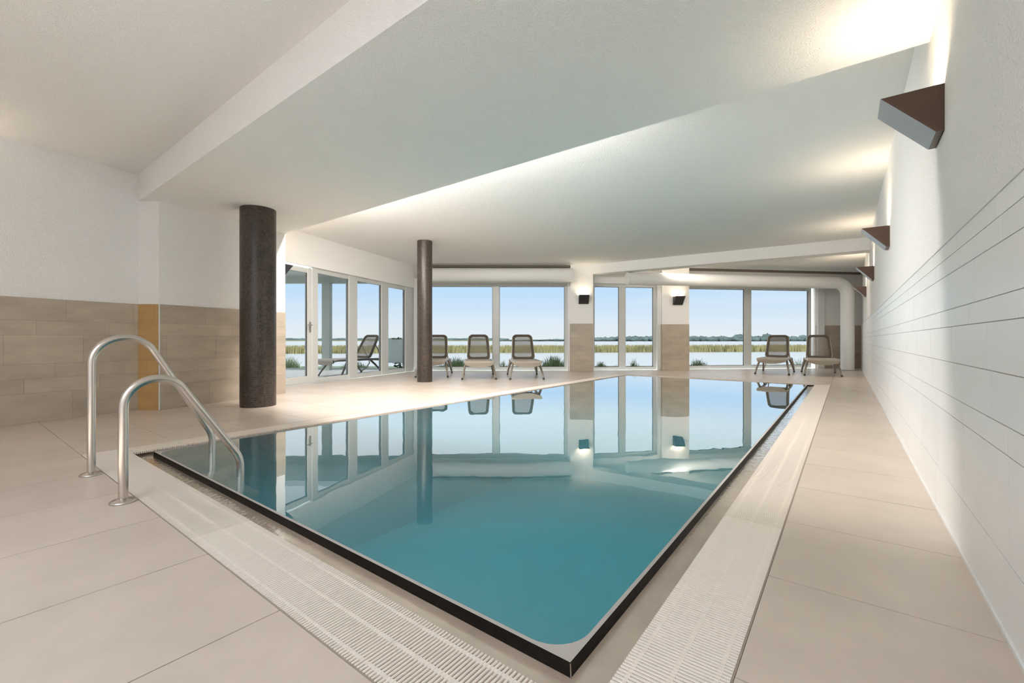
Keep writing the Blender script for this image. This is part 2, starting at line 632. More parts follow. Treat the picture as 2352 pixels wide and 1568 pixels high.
# ---------------------------------------------------------------- ceiling and beams
cb = MB()
CE = -2.45       # roof left open from here back, out of view, to let in fill daylight
cl_ = line_x(W(CE, 0), V, WA0, (WA1[0] - WA0[0], WA1[1] - WA0[1]))
cb.prism([W(CE, WALL_B - .2), W(WALL_END + 1, WALL_B - .2), (F1[0], F1[1] + 1.6), (GL1[0] - .15, GL1[1] + .25),
         (GL0[0] - .25, GL0[1]), (WA1[0] - .7, WA1[1]), (cl_[0] - .2, cl_[1])], ZC, ZC + .2)
cb.prism([W(CE, 2.3), (cl_[0] - .2, cl_[1]), (LR[0] - .2, LR[1]), W(REAR, 2.3)], ZC, ZC + .2)  # unseen roof piece added to cut the rear daylight on the left
tag(cb.build('ceiling', M['ceil']), kind='structure')
def beam(name, poly, z0, m='ceil'):
    return tag(MB().prism(poly, z0, ZC + .01).build(name, M[m]), kind='structure')
# wide beam across the room
wl = line_x(W(.49, 0), V, WA0, (WA1[0] - WA0[0], WA1[1] - WA0[1]))
beam('ceiling_beam', [W(.49, WALL_B), W(2.42, WALL_B), (-3.60, 6.98), (-4.3, 7.15), (-4.7, 5.4), (-4.53, 5.33)], 2.53)
# narrow beam near the far windows
beam('ceiling_beam', [(1.60, 12.02), W(10.05, WALL_B), W(10.42, WALL_B), (1.85, 12.20)], 2.60)

# ---------------------------------------------------------------- walls
ROWS = [0, .219, .52, .602, .752, .907, .984, 1.141, 1.220, 1.291]
OFFS = [.3, .845, .86, 1.05, 1.096, 1.966, 1.264, .912, .99]
def tiled_face(parent, p0, p1, mt, mg, rows, s0=0., L=.6, seed_off=None, thick=.010, j=.0016, top=None):
    """tiles on a wall face from p0 to p1; the room lies to the left of the direction p0 -> p1"""
    dx, dy = p1[0] - p0[0], p1[1] - p0[1]
    ln = math.hypot(dx, dy)
    ang = math.atan2(dy, dx)
    shared = {}
    for i in range(len(rows) - 1):
        z0, z1 = rows[i] + j, rows[i + 1] - j
        off = (seed_off[i] if seed_off else (.3 * (i % 2) + .07 * i)) - s0
        k = math.floor((0 - off) / L)
        x = off + k * L
        while x < ln - .004:
            x0, x1 = max(x, 0), min(x + L, ln)
            if x1 - x0 > .02:
                key = (i, round(x1 - x0, 4))
                if key not in shared:
                    shared[key] = MB().box(j * .7, (x1 - x0) - j * .7, 0, thick, z0, z1).mesh('wall_tile', mt)
                inst('wall_tile', shared[key], parent, (p0[0] + dx / ln * x0, p0[1] + dy / ln * x0, 0), ang)
            x += L
    # grout bed slightly recessed between the tiles
    g = MB().box(0, ln, .0, thick - .0022, rows[0], rows[-1]).build('grout_bed', mg, parent, (p0[0], p0[1], 0), ang)
    return g

# right wall: room side faces V
wr = MB().prism([W(REAR - .2, WALL_B), W(WALL_END + .4, WALL_B), W(WALL_END + .4, WALL_B - .25), W(REAR - .2, WALL_B - .25)], -.15, ZC + .1).build('wall_right', M['plaster'])
tag(wr, kind='structure')
tiled_face(wr, W(-1.2, WALL_B), line_x(F1, (F2[0] - F1[0], F2[1] - F1[1]), W(0, WALL_B), U), M['white_tile'], M['white_grout'], ROWS, s0=-1.2, seed_off=OFFS)
tag(MB().box(0, 17.2, 0, .013, 1.291, 1.297).build('trim_1', M['white_edge'], None, (*W(-1.2, WALL_B), 0), ANG), kind='structure')
tag(MB().box(0, 17.0, .010, .016, 0, .012).build('baseboard_right', M['white_edge'], None, (*W(-1.2, WALL_B), 0), ANG), kind='structure')

# left wall, near part
LROWS = [0, .30, .45, .60, .90, 1.05, 1.28]
d = Vector((WA1[0] - WA0[0], WA1[1] - WA0[1])).normalized()
nl = (-d.y, d.x)      # away from the room (room is on the right of the direction)
WS = LR
wlo = MB().prism([WS, WA1, (WA1[0] + nl[0] * .25, WA1[1] + nl[1] * .25), (WS[0] + nl[0] * .25, WS[1] + nl[1] * .25)], -.15, ZC + .1).build('wall_left', M['plaster'])
tag(wlo, kind='structure')
ST = (WA1[0] - d.x * 3.6, WA1[1] - d.y * 3.6)
tiled_face(wlo, WA1, ST, M['wall_tile'], M['wgrout'], LROWS)
# left wall, pier part under the wide beam
PB = [(-4.53, 5.33), (-4.269, 5.316), (-3.60, 6.98), (-4.33, 7.24), (-4.75, 6.0)]
wp = MB().prism(PB, -.15, ZC + .05).build('wall_left_pier', M['plaster'])
tag(wp, kind='structure')
tiled_face(wp, PB[1], PB[0], M['ochre_tile'], M['wgrout'], LROWS)
tiled_face(wp, PB[2], PB[1], M['wall_tile'], M['wgrout'], LROWS)
tiled_face(wp, PB[3], PB[2], M['wall_tile'], M['wgrout'], LROWS)
ea = math.atan2(PB[2][1] - PB[1][1], PB[2][0] - PB[1][0])
tag(MB().box(-.006, .004, -.013, .004, 0, 1.28).build('trim_2', M['white_edge'], None, (PB[1][0], PB[1][1], 0), ea), kind='structure')

# header above the glazed left wall
gd = Vector((GL1[0] - GL0[0], GL1[1] - GL0[1]))
GLEN = gd.length
GA = math.atan2(gd.y, gd.x)
ZG = 2.25
hd = MB().box(0, GLEN + .12, .0, .30, ZG, ZC + .05).build('wall_left_header', M['plaster_smooth'], None, (*GL0, 0), GA)
tag(hd, kind='structure')

# far wall
ZF = 2.42
def along(p0, p1, s): return (p0[0] + (p1[0] - p0[0]) * s, p0[1] + (p1[1] - p0[1]) * s)
f1len = math.hypot(F1[0] - F0[0], F1[1] - F0[1]); f1a = math.atan2(F1[1] - F0[1], F1[0] - F0[0])
f2len = math.hypot(F2[0] - F1[0], F2[1] - F1[1]); f2a = math.atan2(F2[1] - F1[1], F2[0] - F1[0])
wf = MB()
wf.prism([F0, F1, (F1[0], F1[1] + .3), (F0[0] - .1, F0[1] + .3)], ZF, ZC + .05)
wf.prism([F1, F2, (F2[0] - .03, F2[1] + .3), (F1[0], F1[1] + .3)], ZF, ZC + .05)
wfo = tag(wf.build('wall_far', M['plaster_smooth']), kind='structure')
# solid far wall right of the last window
def pt2(px):    # point of the turned far wall seen at image column px
    k = (px - 1176) / FPX
    sl = (F2[1] - F1[1]) / (F2[0] - F1[0])
    x = k * (F1[1] - sl * F1[0]) / (1 - k * sl)
    return (x, F1[1] + sl * (x - F1[0]))
def pt1(px):
    k = (px - 1176) / FPX
    sl = (F1[1] - F0[1]) / (F1[0] - F0[0])
    x = k * (F0[1] - sl * F0[0]) / (1 - k * sl)
    return (x, F0[1] + sl * (x - F0[0]))
Q = pt2(1873)
ws = MB().prism([Q, F2, (F2[0], F2[1] + .25), (Q[0], Q[1] + .25)], -.15, ZF).build('wall_far_end', M['plaster_smooth'])
tag(ws, kind='structure')
tiled_face(ws, F2, Q, M['wall_tile'], M['wgrout'], LROWS, thick=.008)
def block(name, poly, z0, z1, m, rows=None):
    o = MB().prism(poly, z0, z1).build(name, m)
    tag(o, kind='structure')
    return o
# small projecting corner next to the last window
q0, q1 = pt2(1874), pt2(1889)
block('wall_far_nib', [q0, q1, (q1[0] + .02, q1[1] - .07), (q0[0] + .02, q0[1] - .07)], 0, ZF, M['white_edge'])
# two piers with wall lamps
PI1 = [(1.565, 11.77), (2.165, 11.74), (2.24, 12.20), (1.62, 12.20)]
pr1 = block('wall_far_pier', PI1, -.15, ZC, M['plaster_smooth'])
tiled_face(pr1, PI1[1], PI1[0], M['wall_tile'], M['wgrout'], LROWS)
tiled_face(pr1, PI1[0], PI1[3], M['wall_tile'], M['wgrout'], LROWS)
PI2 = [(4.155, 12.19), (4.92, 12.21), (5.05, 12.75), (4.25, 12.60)]
pr2 = block('wall_far_pier', PI2, -.15, ZC, M['plaster_smooth'])
tiled_face(pr2, PI2[1], PI2[0], M['wall_tile'], M['wgrout'], LROWS)
tiled_face(pr2, PI2[0], PI2[3], M['wall_tile'], M['wgrout'], LROWS)

rwm = MB()
rlen = math.hypot(LR[0] - R0[0], LR[1] - R0[1])
rwm.box(0, rlen + .3, 0, .2, -.15, ZC)
tag(rwm.build('wall_rear', M['plaster_smooth'], None, (*R0, 0), ANG + PI / 2), kind='structure')

# ---------------------------------------------------------------- windows
def window(name, p0, p1, z0, z1, cuts, fw=.07, depth=.07, y0=.10, sash=True, door=None):
    """glazing from p0 to p1 (world), cuts = fractions where mullions stand; outside is to the left of p0->p1"""
    dx, dy = p1[0] - p0[0], p1[1] - p0[1]
    ln = math.hypot(dx, dy)
    root = empty(name, (*p0, 0), math.atan2(dy, dx))
    tag(root, kind='structure')
    f = MB()
    f.box(0, ln, y0, y0 + depth, z0, z0 + fw)
    f.box(0, ln, y0, y0 + depth, z1 - fw, z1)
    f.box(0, fw, y0, y0 + depth, z0 + fw, z1 - fw)
    f.box(ln - fw, ln, y0, y0 + depth, z0 + fw, z1 - fw)
    bevel(f.build('window_frame', M['upvc'], root), .006, 1)
    xs = [fw]
    for c, w in cuts:
        m = MB().box(c - w / 2, c + w / 2, y0 - .004, y0 + depth, z0 + fw, z1 - fw)
        bevel(m.build('mullion', M['upvc'], root), .006, 1)
        xs += [c - w / 2, c + w / 2]
    xs.append(ln - fw)
    for i in range(0, len(xs), 2):
        a, b = xs[i], xs[i + 1]
        MB().box(a, b, y0 + depth * .45, y0 + depth * .45 + .012, z0 + fw, z1 - fw).build('pane', M['glass'], root)
        g = MB()
        t = .010
        ya, yb = y0 + depth * .3, y0 + depth * .42
        g.box(a, a + t, ya, yb, z0 + fw, z1 - fw); g.box(b - t, b, ya, yb, z0 + fw, z1 - fw)
        g.box(a, b, ya, yb, z0 + fw, z0 + fw + t); g.box(a, b, ya, yb, z1 - fw - t, z1 - fw)
        g.build('gasket', M['gasket'], root)
    return root, ln
# window 1: left corner to pier 1
a_, b_ = pt1(950), pt1(1306)
lw1 = b_[0] - a_[0]
window('window_1', a_, b_, 0, ZF, [((pt1(1139)[0] - a_[0]), .19)], fw=.10)
# window 2 between the piers
a_, b_ = pt2(1361), pt2(1511)
def dist(p, q): return math.hypot(p[0] - q[0], p[1] - q[1])
window('window_2', a_, b_, 0, ZF, [(dist(a_, pt2(1432.5)), .20)], fw=.09)
# window 3 right of pier 2
a_, b_ = pt2(1577), pt2(1870)
window('window_3', a_, b_, 0, ZF, [(dist(a_, pt2(1723)), .23)], fw=.10)

jb0, jb1 = pt1(1304), (1.60, 11.95)
block('wall_far_jamb', [jb0, (1.70, jb0[1]), (1.70, jb0[1] + .3), (jb0[0], jb0[1] + .3)], -.1, ZF, M['plaster_smooth'])
jb0 = pt2(1510)
block('wall_far_jamb', [jb0, (4.40, 12.42), (4.40, 12.8), (jb0[0], jb0[1] + .35)], -.1, ZF, M['plaster_smooth'])
jb0 = pt2(1357)
block('wall_far_jamb', [(2.0, 12.08), (pt2(1363)[0], 12.08), (pt2(1363)[0], 12.45), (2.0, 12.45)], -.1, ZF, M['plaster_smooth'])
jb0 = pt2(1579)
block('wall_far_jamb', [(4.95, 12.45), (jb0[0], jb0[1]), (jb0[0], jb0[1] + .3), (4.95, 12.8)], -.1, ZF, M['plaster_smooth'])

# glazed left wall : door then fixed panes
def ptg(px):
    k = (px - 1176) / FPX
    return line_x((0, 0), (k, 1), GL0, (gd.x, gd.y))
gz = empty('window_4', (*GL0, 0), GA)
tag(gz, kind='structure')
def sx(px): return dist(GL0, ptg(px))
x_door0, x_door1 = 0.0, sx(724)
cutpx = [(735, 806), (825, 881), (896, 935)]
fr = MB()
fr.box(x_door1 - .03, GLEN, .06, .14, 0, .10)
fr.box(x_door1 - .03, GLEN, .06, .14, ZG - .09, ZG)
bevel(fr.build('window_frame', M['upvc'], gz), .006, 1)
prev = x_door1 - .03
for (l, r_) in cutpx:
    xl, xr = sx(l), sx(r_)
    bevel(MB().box(prev, xl, .045, .14, .0, ZG).build('mullion', M['upvc'], gz), .006, 1)
    MB().box(xl, xr, .095, .107, .10, ZG - .09).build('pane', M['glass'], gz)
    g = MB(); t = .014
    g.box(xl, xl + t, .08, .094, .1, ZG - .09); g.box(xr - t, xr, .08, .094, .1, ZG - .09)
    g.build('gasket', M['gasket'], gz)
    prev = xr
bevel(MB().box(prev, GLEN + .10, .045, .14, 0, ZG).build('mullion', M['upvc'], gz), .006, 1)
dr = empty('door_1', (*GL0, 0), GA)
tag(dr, kind='structure')
dd = MB()
dd.box(0, .08, .03, .10, .03, ZG - .04); dd.box(x_door1 - .16, x_door1 - .05, .03, .10, .03, ZG - .04)
dd.box(.08, x_door1 - .16, .03, .10, .03, .16); dd.box(.08, x_door1 - .16, .03, .10, ZG - .13, ZG - .04)
bevel(dd.build('door_frame', M['upvc'], dr), .006, 1)
MB().box(.08, x_door1 - .16, .06, .072, .16, ZG - .13).build('pane', M['glass'], dr)
g = MB(); g.box(x_door1 - .175, x_door1 - .16, .045, .06, .16, ZG - .13); g.build('gasket', M['gasket'], dr)
h = MB()
hx = x_door1 - .105
h.box(hx - .018, hx + .018, .018, .03, .99, 1.19)
h.tube([(hx, .03, 1.13), (hx, -.03, 1.13), (hx - .02, -.045, 1.13), (hx - .14, -.045, 1.13)], .010, 8)
tag(h.build('door_handle', M['steel'], dr), 'grey metal lever handle')
tag(MB().box(0, x_door1, -.0, .16, -.01, .03).build('trim_3', M['upvc'], None, (*GL0, 0), GA), kind='structure')
# corner post between the glazed walls
tag(MB().prism([(-2.66, 11.90), (-2.44, 11.90), (-2.40, 12.30), (-2.80, 12.30)], 0, ZF + .1).build('trim_4', M['upvc']), kind='structure')

# ---------------------------------------------------------------- pool
pool = empty('swimming_pool', POOL_LOC, ANG)
tag(pool, 'long rectangular indoor swimming pool of still teal water between the tiled walkways', 'pool', kind='thing')
LIPW, RC, DEPTH = .014, .12, 1.35
def round_rect(a0, a1, b0, b1, r, n=8):
    pts = []
    for (ca, cb_, t0) in ((a1 - r, b0 + r, -PI / 2), (a1 - r, b1 - r, 0), (a0 + r, b1 - r, PI / 2), (a0 + r, b0 + r, PI)):
        for i in range(n + 1):
            t = t0 + (PI / 2) * i / n
            pts.append((ca + r * math.cos(t), cb_ + r * math.sin(t)))
    return pts
IN = round_rect(LA0 + LIPW, LA1 - LIPW, LB0 + LIPW, LB1 - LIPW, RC)
nI = len(IN)
# basin: liner wall + floor
bs = MB()
vs_ = [(p[0], p[1], -.004) for p in IN] + [(p[0], p[1], -DEPTH) for p in IN]
bs.add(vs_, [(i, nI + i, nI + (i + 1) % nI, (i + 1) % nI) for i in range(nI)] + [tuple(range(2 * nI - 1, nI - 1, -1))][:0] + [tuple(range(nI, 2 * nI))])
bs.build('basin_liner', M['liner'], pool)
# lip top: ring between outer rectangle and rounded inner edge
def to_outer(p):
    a, b = p
    ca, cb_ = min(max(a, LA0 + LIPW + RC), LA1 - LIPW - RC), min(max(b, LB0 + LIPW + RC), LB1 - LIPW - RC)
    return a, b
lip = MB()
Z_L = .0015
CORN = [(LA1, LB0), (LA1, LB1), (LA0, LB1), (LA0, LB0)]
per = nI // 4
fv = [(p[0], p[1], Z_L) for p in IN] + [(c[0], c[1], Z_L) for c in CORN] + [(p[0], p[1], -.012) for p in IN]
ff = []
for q in range(4):
    base = q * per
    for i in range(per - 1):
        ff.append((base + i, nI + q, base + i + 1))
    nxt = ((q + 1) % 4)
    ff.append((base + per - 1, nI + q, nI + nxt, nxt * per))
for i in range(nI):
    ff.append((i, (i + 1) % nI, nI + 4 + (i + 1) % nI, nI + 4 + i))
lip.add(fv, ff)
lip.build('lip_strip', M['lip'], pool)
# dark outer face of the lip
le = MB()
o_ = .004
ZB = -.036
le.add([(LA0, LB0, Z_L), (LA1, LB0, Z_L), (LA1, LB1, Z_L), (LA0, LB1, Z_L),
        (LA0 - o_, LB0 - o_, ZB), (LA1 + o_, LB0 - o_, ZB), (LA1 + o_, LB1 + o_, ZB), (LA0 - o_, LB1 + o_, ZB)],
       [(0, 4, 5, 1), (1, 5, 6, 2), (2, 6, 7, 3), (3, 7, 4, 0)])
le.build('overflow_edge', M['lip_dark'], pool)
MB().tube([(LA0 - .001, LB0 - .001, .0), (LA0 - .005, LB0 - .005, ZB)], .0018, 6).build('corner_bead', M['steel'], pool)
# channel floor
def frame_ring(mb, a0, a1, b0, b1, a2, a3, b2, b3, z0, z1):
    """outer a0..a1,b0..b1 inner a2..a3,b2..b3"""
    mb.box(a0, a2, b0, b1, z0, z1); mb.box(a3, a1, b0, b1, z0, z1)
    mb.box(a2, a3, b0, b2, z0, z1); mb.box(a2, a3, b3, b1, z0, z1)
ch = MB()
frame_ring(ch, A0 - .0, A1, B0, B1, LA0, LA1, LB0, LB1, ZB - .02, ZB)
ch.build('overflow_channel', M['channel'], pool)
flm = MB()
for q4 in ([(A0, B0), (A1, B0), (LA1 + .004, LB0 - .004), (LA0 - .004, LB0 - .004)], [(A1, B0), (A1, B1), (LA1 + .004, LB1 + .004), (LA1 + .004, LB0 - .004)],
           [(A1, B1), (A0, B1), (LA0 - .004, LB1 + .004), (LA1 + .004, LB1 + .004)], [(A0, B1), (A0, B0), (LA0 - .004, LB0 - .004), (LA0 - .004, LB1 + .004)]):
    flm.add([(p[0], p[1], ZB + .005) for p in q4], [(0, 1, 2, 3)])
tag(flm.build('water_film', M['film'], pool), 'thin film of overflowing water in the channel')
# channel outer wall (side of the floor slab)
ow = MB()
frame_ring(ow, A0, A1, B0, B1, A0 + .005, A1 - .005, B0 + .005, B1 - .005, ZB, -.002)
ow.build('channel_edge', M['grout'], pool)
# water
wt = MB()
wt.add([(p[0], p[1], -.0015) for p in IN], [tuple(range(nI))])
wtr = wt.build('water', M['pool_water'], pool)
tag(wtr, 'still teal water with mirror reflections of the windows')
# inlet fitting on the left pool side
ni = MB()
ni.lathe([(0, 0), (.055, 0), (.055, .012), (.03, .018), (0, .018)], 16)
nio = ni.build('inlet_nozzle', M['foot'], pool)
nio.rotation_euler = (PI / 2, 0, 0)
nio.location = (1.55, LB1 - LIPW - .001, -.24)

# ---------------------------------------------------------------- overflow grates (four sides), each with sections and slats
PITCH = .0122
def section(parent, s0, s1, individual, mirror=False):
    """local frame of a grate run: x along, y across 0 (pool side) .. GW"""
    GW = .2390
    sec = MB()
    for yc, w in ((.028, .011), (.119, .013), (.212, .011)):
        sec.box(s0 + .001, s1 - .001, yc - w / 2, yc + w / 2, -.016, -.0012)
    so = sec.build('grate_section', M['grate'], parent)
    n = int((s1 - s0) / PITCH)
    if individual:
        for i in range(n):
            x = s0 + (i + .5) * (s1 - s0) / n
            so_ = inst('slat', SLAT, so, (x, 0, 0))
    else:
        sl = MB()
        for i in range(n):
            x = s0 + (i + .5) * (s1 - s0) / n
            sl.box(x - .0036, x + .0036, 0, GW, -.014, 0)
        o = sl.build('slats', M['grate'], so)
        o['kind'] = 'stuff'
    return so
_s = MB()
_pts = [(-.0036, -.014), (.0036, -.014), (.0038, -.0022), (.0024, 0), (-.0024, 0), (-.0038, -.0022)]
_v = [(x, 0, z) for x, z in _pts] + [(x, .2390, z) for x, z in _pts]
_s.add(_v, [(5, 4, 3, 2, 1, 0), (6, 7, 8, 9, 10, 11)] + [(i, (i + 1) % 6, 6 + (i + 1) % 6, 6 + i) for i in range(6)])
SLAT = _s.mesh('slat', M['grate'])
gr_labels = [
    ('near', 'cream slotted overflow grate along the near short end of the pool, under the ladder rails'),
    ('right', 'cream slotted overflow grate between the pool and the narrow right walkway'),
    ('left', 'cream slotted overflow grate on the column side of the pool'),
    ('far', 'cream slotted overflow grate at the far pool end towards the loungers')]
grp = 'overflow grates around the pool'
def run(label, loc_ab, ang_extra, cuts, ind_ranges):
    w = W(*loc_ab)
    root = empty('overflow_grate', (w[0], w[1], 0), ANG + ang_extra)
    tag(root, label, 'grate', grp)
    for i in range(len(cuts) - 1):
        s0, s1 = cuts[i], cuts[i + 1]
        mid = (s0 + s1) / 2
        section(root, s0, s1, any(a <= mid <= b for a, b in ind_ranges))
    return root
# near: along V (x local = +V), across = -U  -> rotation by +90deg: local x = V, local y = -U
near_len0, near_len1 = B0 + .006, B1 - .006
c = [near_len0, -.14, .47]
while c[-1] + .61 < near_len1 - .2: c.append(c[-1] + .61)
c.append(near_len1)
run(gr_labels[0][1], (GI, 0), PI / 2, c, [(-.4, 1.7)])
# right: local x must run along -U so that local y points to -V : rotation 180deg
c = [-.72 - .61 * k for k in range(-1, 16)]
c = sorted([.079] + [x for x in c if x < 0 and x > -(A_END + .079)] + [-(A_END + .079)])
run(gr_labels[1][1], (0, GI), PI, c, [(-1.35, .4)])
# left: local x along U, local y = +V : rotation 0
c = [-.079]
while c[-1] + .61 < A_END: c.append(c[-1] + .61)
c.append(A_END + .079)
run(gr_labels[2][1], (0, B_END - GI), 0, c, [])
# far: local y = +U : rotation -90deg, local x = -V
c = [-(B1 - .006)]
while c[-1] + .61 < -(B0) - .2: c.append(c[-1] + .61)
c.append(-(B0 + .006))
run(gr_labels[3][1], (A_END - GI, 0), -PI / 2, c, [])

# ---------------------------------------------------------------- pool ladder
lad = empty('pool_ladder', POOL_LOC, ANG)
tag(lad, 'stainless steel pool ladder with two arched handrails at the near end of the pool', 'ladder')
def rail(b, R, cz, thd, a_end):
    ca = -.38 + R
    th = math.radians(thd)     # angle of the tangent point
    pts = [(-.38, .004), (-.38, .35), (-.38, cz)]
    pts += arc(ca, cz, R, PI, th, 18)[1:]
    tx, tz = pts[-1]
    dxn, dzn = math.sin(th), -math.cos(th)
    L_ = (a_end - tx) / dxn
    pts += [(tx + dxn * L_ * f, tz + dzn * L_ * f) for f in (.5, 1)]
    zz = pts[-1][1]
    pts += [(a_end + .014, zz - .035), (a_end + .020, zz - .075), (a_end + .021, -.3), (a_end + .021, -.9)]
    return [(p[0], b, p[1]) for p in pts]
for b, par in ((2.471, (.142, .495, 33, .160)), (3.237, (.165, .700, 29, .262))):
    MB().tube(rail(b, *par), .0215, 16).build('handrail', M['steel'], lad)
    fl = MB().lathe([(.0, 0), (.058, 0), (.058, .006), (.05, .012), (.030, .016), (.0225, .022), (.0215, .022)], 28, (-.38, b, 0))
    fl.build('base_flange', M['steel'], lad)
for z in (-.13, -.38, -.63):
    t_ = MB().box(.09, .30, 2.49, 3.22, z - .03, z)
    bevel(t_.build('tread', M['steel_dull'], lad), .01, 2)

# ---------------------------------------------------------------- columns
def column(x, y, r, z1, label):
    seg, me = 48, MB()
    vs_, fs = [], []
    for z in (0, z1):
        for k in range(seg + 1):
            t = 2 * PI * k / seg
            vs_.append((r * math.cos(t), r * math.sin(t), z))
    for k in range(seg): fs.append((k, k + 1, seg + 2 + k, seg + 1 + k))
    me.add(vs_, fs, True)
    m = me.mesh('column', M['mosaic'])
    uvl = m.uv_layers.new(name='UVMap')
    for p in m.polygons:
        for li in p.loop_indices:
            vi = m.loops[li].vertex_index
            row, k = divmod(vi, seg + 1)
            uvl.data[li].uv = (2 * PI * r * k / seg, row * z1)
    o = bpy.data.objects.new('column', m)
    C.objects.link(o)
    o.location = (x, y, 0)
    return tag(o, label, 'column', 'mosaic columns beside the pool', 'structure')
column((593 - 1176) / FPX * 5.68, 5.68, .207, 2.531, 'thick round brown mosaic column near the left wall, under the wide beam')
column((975.5 - 1176) / FPX * 8.93, 8.93, .152, ZC + .001, 'slim round dark mosaic column in front of the far left window')

# ---------------------------------------------------------------- wall lamps
def sconce(loc, rz, label, dark=False, power=1.0, w=.25):
    """local: y = out of the wall, x along the wall"""
    root = empty('wall_lamp', loc, rz)
    tag(root, label, 'wall lamp', 'wedge-shaped wall lamps')
    D, Hh = .235, .225
    body = MB()
    # end cheeks
    for x0, x1 in ((0, .004), (w - .004, w)):
        n0 = [(0, 0), (D, 0), (.03, -Hh), (0, -Hh)]
        vs_ = [(x0, y, z) for y, z in n0] + [(x1, y, z) for y, z in n0]
        body.add(vs_, [(0, 1, 2, 3), (7, 6, 5, 4), (0, 4, 5, 1), (1, 5, 6, 2), (2, 6, 7, 3), (3, 7, 4, 0)])
    body.box(.004, w - .004, 0, .003, -Hh, 0)
    body.box(.004, w - .004, 0, .03, -Hh, -Hh + .003)
    body.build('housing', M['sconce_dark' if dark else 'sconce'], root)
    fp = MB()
    n0 = [(D, 0), (.03, -Hh), (.0265, -Hh + .002), (D - .005, 0)]
    vs_ = [(.0, y, z) for y, z in n0] + [(w, y, z) for y, z in n0]
    fp.add([(v[0] * .999 + .0001, v[1] + .001, v[2] - .0005) for v in vs_],
           [(0, 1, 2, 3), (7, 6, 5, 4), (0, 4, 5, 1), (1, 5, 6, 2), (2, 6, 7, 3), (3, 7, 4, 0)])
    fp.build('front_plate', M['sconce_dark' if dark else 'sconce_front'], root)
    MB().box(.02, w - .02, .008, .17, -.052, -.048).build('diffuser', M['lampglow'], root)
    if power > 0:
        ld = bpy.data.lights.new('lamp_light', 'AREA')
        ld.shape = 'RECTANGLE'
        ld.size, ld.size_y = w - .06, .12
        ld.energy = SCONCE_W * power
        ld.color = (1, .82, .62)
        ld.spread = math.radians(140)
        lo = bpy.data.objects.new('lamp_light', ld)
        C.objects.link(lo)
        lo.parent = root
        lo.location = (w / 2, .09, -.04)
        lo.rotation_euler = (PI, 0, 0)
    return root
ordn = ['nearest of the wall lamps on the right wall, above the white tiles, large in view',
        'second wall lamp along the right wall, between the nearest one and the narrow beam',
        'third wall lamp along the right wall, seen under the narrow ceiling beam',
        'last small wall lamp on the right wall, beside the vertical white duct']
ordn = ['brown wedge wall lamp on the right wall, the nearest and largest in view',
        'brown wedge wall lamp, second from the front on the right wall',
        'brown wedge wall lamp, third from the front on the right wall',
        'brown wedge wall lamp, farthest on the right wall beside the white vertical duct']
for i, a in enumerate((1.939, 5.215, 8.467, 11.97)):
    # local y = V, local x = U : rotation ANG
    w_ = W(a, WALL_B)
    sconce((w_[0], w_[1], 2.077), ANG, ordn[i])
# rest of the lamps on the piers; local y must point towards the camera
a1_ = math.atan2(PI1[0][1] - PI1[1][1], PI1[0][0] - PI1[1][0])
sconce((2.04, 11.746, 2.03), a1_, 'black wedge wall lamp on the pier left of the narrow window', True, .4, w=.26)
a2_ = math.atan2(PI2[0][1] - PI2[1][1], PI2[0][0] - PI2[1][0])
sconce((4.72, 12.203, 2.04), a2_, 'black wedge wall lamp on the pier under the round white duct', True, .4, w=.26)
# lamp on the end face of the left pier
ae = math.atan2(PB[3][1] - PB[2][1], PB[3][0] - PB[2][0])
e0 = along(PB[2], PB[3], .10)
s_ = sconce((e0[0], e0[1], 2.07), ae + PI, 'dark wedge wall lamp behind the thick column beside the glass door', True, 1.0)
s_.location = (*along(PB[2], PB[3], .42), 2.07)
# lamps of the same kind on the left wall (outside the frame, their light is on the ceiling)
la = math.atan2(WA0[1] - WA1[1], WA0[0] - WA1[0])
for i, dd_ in enumerate((1.75,)):
    p = (WA1[0] - d.x * dd_, WA1[1] - d.y * dd_)
    sconce((p[0], p[1], 2.077), la, ['brown wedge wall lamp on the left wall just outside the view', 'brown wedge wall lamp on the left wall behind the camera'][i])

# added fill lamps, unseen behind the two beams, to brighten the room
FILL_W = (185, 12)
def fill(a, b0, ln, power, label, z=2.70):
    w = W(a, b0)
    root = empty('fill_lamp', (w[0], w[1], z), ANG + PI / 2)
    tag(root, label, 'fill lamp', 'added fill lamps behind the beams')
    hs = MB()
    hs.box(0, ln, -.10, -.002, .035, .045); hs.box(0, ln, -.012, -.002, -.045, .035)
    hs.build('housing', M['white_edge'], root)
    MB().box(.02, ln - .02, -.095, -.015, .018, .034).build('diffuser', M['lampglow'], root)
    ld = bpy.data.lights.new('fill_light', 'AREA')
    ld.shape = 'RECTANGLE'
    ld.size, ld.size_y = ln - .1, .07
    ld.energy = power
    ld.color = (1, .96, .92)
    lo = bpy.data.objects.new('fill_light', ld)
    C.objects.link(lo)
    lo.parent = root
    lo.location = (ln / 2, -.06, .012)
    lo.rotation_euler = (math.radians(-30), 0, 0)
    ld.energy = power * .87
    lu = lo.copy(); lu.data = ld.copy()
    lu.data.energy = power * .13
    C.objects.link(lu)
    lu.location = (ln / 2, -.06, .05)
    lu.rotation_euler = (math.radians(180 + 35), 0, 0)      # uplight part, washes the ceiling
fill(2.421, .9, 5.0, FILL_W[0], 'long added fill lamp hidden behind the wide ceiling beam')
fill(10.50, -.75, 4.3, FILL_W[1], 'added fill lamp hidden behind the narrow ceiling beam')

